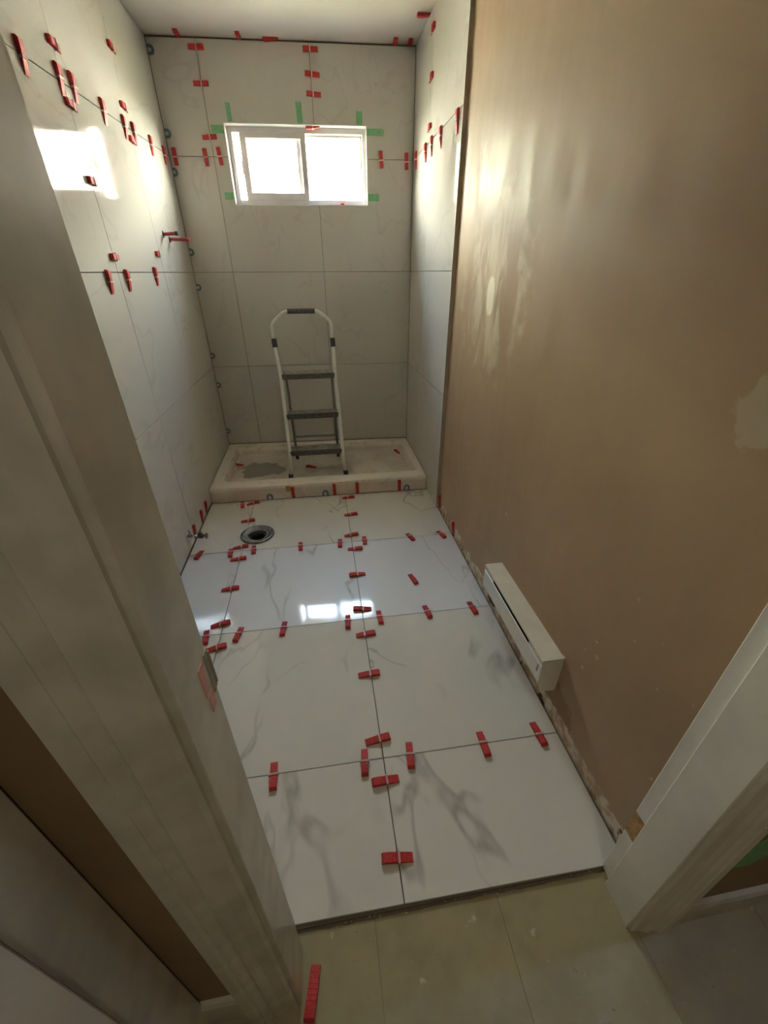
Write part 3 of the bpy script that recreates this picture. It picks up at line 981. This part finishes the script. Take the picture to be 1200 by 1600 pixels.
# back wall: local x, z, tip angle in the wall plane (deg, 0 = +x), label
BACK = [
    (0.262, 2.389, 180, 'topmost red wedge across the left vertical joint above the window'),
    (0.258, 2.246, 180, 'red wedge across the left vertical joint, second below the ceiling'),
    (0.256, 2.020, 183, 'red wedge across the left vertical joint beside a green tape end'),
    (0.874, 2.397, 0, 'topmost red wedge on the joint above the middle of the window'),
    (0.876, 2.298, -4, 'middle red wedge of three above the window'),
    (0.877, 2.216, -3, 'lowest red wedge of three above the window'),
    (0.034, 1.926, -90, 'red wedge on the back wall upper joint, in its left corner'),
    (0.212, 1.927, -88, 'red wedge just left of the vertical joint beside the window'),
    (0.295, 1.932, -85, 'red wedge squeezed between vertical joint and window'),
    (1.268, 1.926, -84, 'red wedge on the short joint just right of the window'),
    (1.426, 1.920, -87, 'red wedge on the back wall in the corner right of the window'),
]
BR = BM.to_3x3()
for x, z, a, lab in BACK:
    al = BR @ Vector((math.cos(math.radians(a)), 0, math.sin(math.radians(a))))
    wedge(bw(x, -0.0004, z), al, BR @ Vector((0, -1, 0)), lab, slide=random.uniform(-0.004, 0.004))
wedge(bw(0.860, 0.022, WZ1 - 0.0046), BR @ Vector((1, 0, 0)), (0, 0, -1), 'pale red wedge under the head of the window opening')
wedge(bw(1.016, 0.0420, WZ0 + 0.0042), BR @ Vector((0, 1, 0)), (0, 0, 1), 'red wedge lying on the window sill, only its end showing', clip=False)
for x, lab in ((0.180, 'red wedge in the ceiling gap, nearest the left corner'), (0.498, 'red wedge in the ceiling gap, second from the left corner'), (1.347, 'red wedge in the ceiling gap, left one of the right corner pair'), (1.430, 'red wedge in the ceiling gap, tight in the right corner')):
    wedge(bw(x, -0.030, HC - 0.0145), BR @ Vector((0, 1, -0.05)), (0, 0, -1), lab, clip=False).matrix_world @= Matrix.Translation((0, 0, -0.0125))
wedge(bw(0.666, -0.013, HC - 0.0005), BR @ Vector((1, 0, 0)), (0, 0, -1), 'red wedge lying flat along the ceiling gap above the window', clip=False)

# right wall
RIGHT = [
    (0.895, 2.350, 's', 'red wedge on the right shower wall, just below the ceiling'),
    (0.893, 2.180, 's', 'red wedge on the right shower wall, midway above the joint'),
    (0.366, 1.894, 'd', 'red wedge on the right shower wall beside the edge trim'),
    (0.640, 1.902, 'd', 'red wedge on the right wall joint, second from the edge trim'),
    (0.893, 1.990, 's', 'red wedge above the right wall joint at its vertical seam'),
    (0.822, 1.904, 'd', 'red wedge on the right wall joint, just before the vertical seam'),
    (0.955, 1.904, 'd', 'red wedge on the right wall joint, just past the vertical seam'),
    (1.200, 1.915, 'd', 'red wedge on the right wall joint, deepest in the back corner'),
]
for y, z, d, lab in RIGHT:
    wedge((RT - 0.0003, y, z), (0, 0, -1) if d == 'd' else (0, 1, 0), (-1, 0, 0), lab, slide=random.uniform(-0.004, 0.004))
wedge((RT - 0.022, 0.985, HC - 0.0005), (1, 0, 0), (0, 0, -1), 'red wedge poking from the ceiling gap over the right shower wall', clip=False)

# ================================================================== horseshoe shims
pl = []
ro, ri = 0.0215, 0.0085
for q in range(13):
    a = math.radians(-90 + 180 * q / 12)
    pl.append((ro * math.cos(a), ro * math.sin(a)))
pl.append((-0.022, ro))
pl.append((-0.022, ri))
for q in range(9):
    a = math.radians(90 - 180 * q / 8)
    pl.append((ri * math.cos(a), ri * math.sin(a)))
pl += [(-0.022, -ri), (-0.022, -ro)]
for nm, mt in (('a', 'shim_teal'), ('b', 'shim_blue')):
    M['sh_' + nm] = MB().prism(pl, lambda u, v, w: (u, v, w), 0, 0.004).mesh('horseshoe_shim', M[mt])
SH = [(2.373, 'topmost blue grey horseshoe shim in the back left corner'), (2.032, 'blue grey horseshoe shim in the corner, second from the ceiling'),
      (1.856, 'blue grey horseshoe shim in the corner, just below the upper joint'), (1.447, 'blue grey horseshoe shim in the corner, level with the red pipe stubs'),
      (1.245, 'blue grey horseshoe shim in the corner, just below the middle joint'), (0.804, 'blue grey horseshoe shim in the corner, just above the lowest joint'),
      (0.593, 'blue grey horseshoe shim in the corner, just below the lowest joint'), (0.229, 'lowest blue grey horseshoe shim in the corner, above the tray')]
for z, lab in SH:
    o = link('horseshoe_shim', M['sh_a'])
    o.matrix_world = basis(bw(0.016 if z > 2 else 0.011, -0.0006, z), BR @ Vector((1, 0, 0)), BR @ Vector((0, -1, 0)))
    tag(o, lab, 'shim', 'horseshoe shims in the wall corner')
for x, lab in ((0.383, 'blue horseshoe shim on the tray front, nearest the drain flange'), (0.757, 'blue horseshoe shim on the tray front, near the centre joint'), (1.325, 'blue horseshoe shim on the tray front, farthest from the flange')):
    o = link('horseshoe_shim', M['sh_b'])
    o.matrix_world = basis((x, T0 + TT * x - 0.0006, 0.0235), (0, 0, 1), (0, -1, 0))
    tag(o, lab, 'shim', 'horseshoe shims along the tray')
o = put('plastic_shim', MB().prism([(-0.019, 0.0), (0.012, 0.0), (0.012, 0.036), (0.004, 0.042), (-0.019, 0.042)], lambda u, v, w: (u, w, v), -0.004, 0), M['tan_plastic'])
o.location = (0.515, T0 + TT * 0.52 - 0.0006, 0.052)
tag(o, 'small tan plastic shim stuck on the tray front', 'shim')

# ================================================================== green tape
TAPE = [(0.370, 0.397, 2.090, 2.174, 3, 'upright green tape strip above the left end of the window'), (0.268, 0.341, 2.038, 2.075, 0, 'level green tape strip left of the window top'),
        (0.771, 0.803, 2.090, 2.183, 3, 'upright green tape strip above the middle of the window'), (1.120, 1.156, 2.090, 2.151, 0, 'shorter upright green tape above the right end of the window'),
        (1.183, 1.281, 2.041, 2.074, -2, 'long level green tape strip right of the window top'), (0.287, 0.341, 1.725, 1.762, 0, 'small green tape piece left of the window bottom'),
        (1.183, 1.252, 1.723, 1.761, 2, 'small green tape piece right of the window bottom')]
for x0, x1, z0, z1, sk, lab in TAPE:
    s_ = sk * 0.0005
    pts = [(x0 + s_, z0), (x1 + s_, z0)]
    if x1 - x0 < z1 - z0:
        pts += [(x1 - s_, z1), ((x0 + x1) / 2, z1 - 0.003), (x0 - s_, z1 + 0.002)]
    else:
        pts += [(x1 + 0.002, (z0 + z1) / 2), (x1 - s_, z1), (x0, z1)]
    o = put('painter_tape', MB().prism(pts, lambda u, v, w: (u, w, v), -0.0010, -0.0002), M['tape'])
    o.matrix_world = BM
    tag(o, lab, 'tape', 'green tape around the window')
o = put('painter_tape', MB().prism([(1.512, 0.25), (1.530, 0.235), (1.56, 0.255), (1.60, 0.25), (1.66, 0.33), (1.90, 0.46), (1.90, 0.60), (1.70, 0.50), (1.62, 0.44), (1.56, 0.36), (1.516, 0.325)], lambda u, v, w: (u, w, v), -1.6962, -1.6952), M['tape'])
tag(o, 'green tape smear on the dark hallway wall', 'tape')

# ================================================================== crumbs on the floors
rc = random.Random(11)
mb = MB()


def crumb(x, y, z, s):
    vs = [(x + rc.uniform(-s, s), y + rc.uniform(-s, s), z) for _ in range(3)]
    vs.append((x, y, z + s * rc.uniform(0.5, 1.0)))
    mb.add(vs, [(0, 1, 2), (0, 1, 3), (1, 2, 3), (2, 0, 3)])


for i in range(46):
    crumb(rc.uniform(0.66, 1.40), -1.5885 + rc.gauss(0, 0.003), -0.0118, rc.uniform(0.0015, 0.005))
for i in range(60):
    crumb(rc.uniform(0.66, 1.40), rc.uniform(-1.9, -1.6), -0.0118, rc.uniform(0.0008, 0.002))
for i in range(40):
    crumb(rc.uniform(0.3, 1.45), rc.uniform(-1.55, 0.5), 0.0002, rc.uniform(0.0008, 0.002))
tag(put('crumbs', mb, M['chip']), 'pale crumbs of broken vinyl and mortar on the floors', 'debris', kind='stuff')
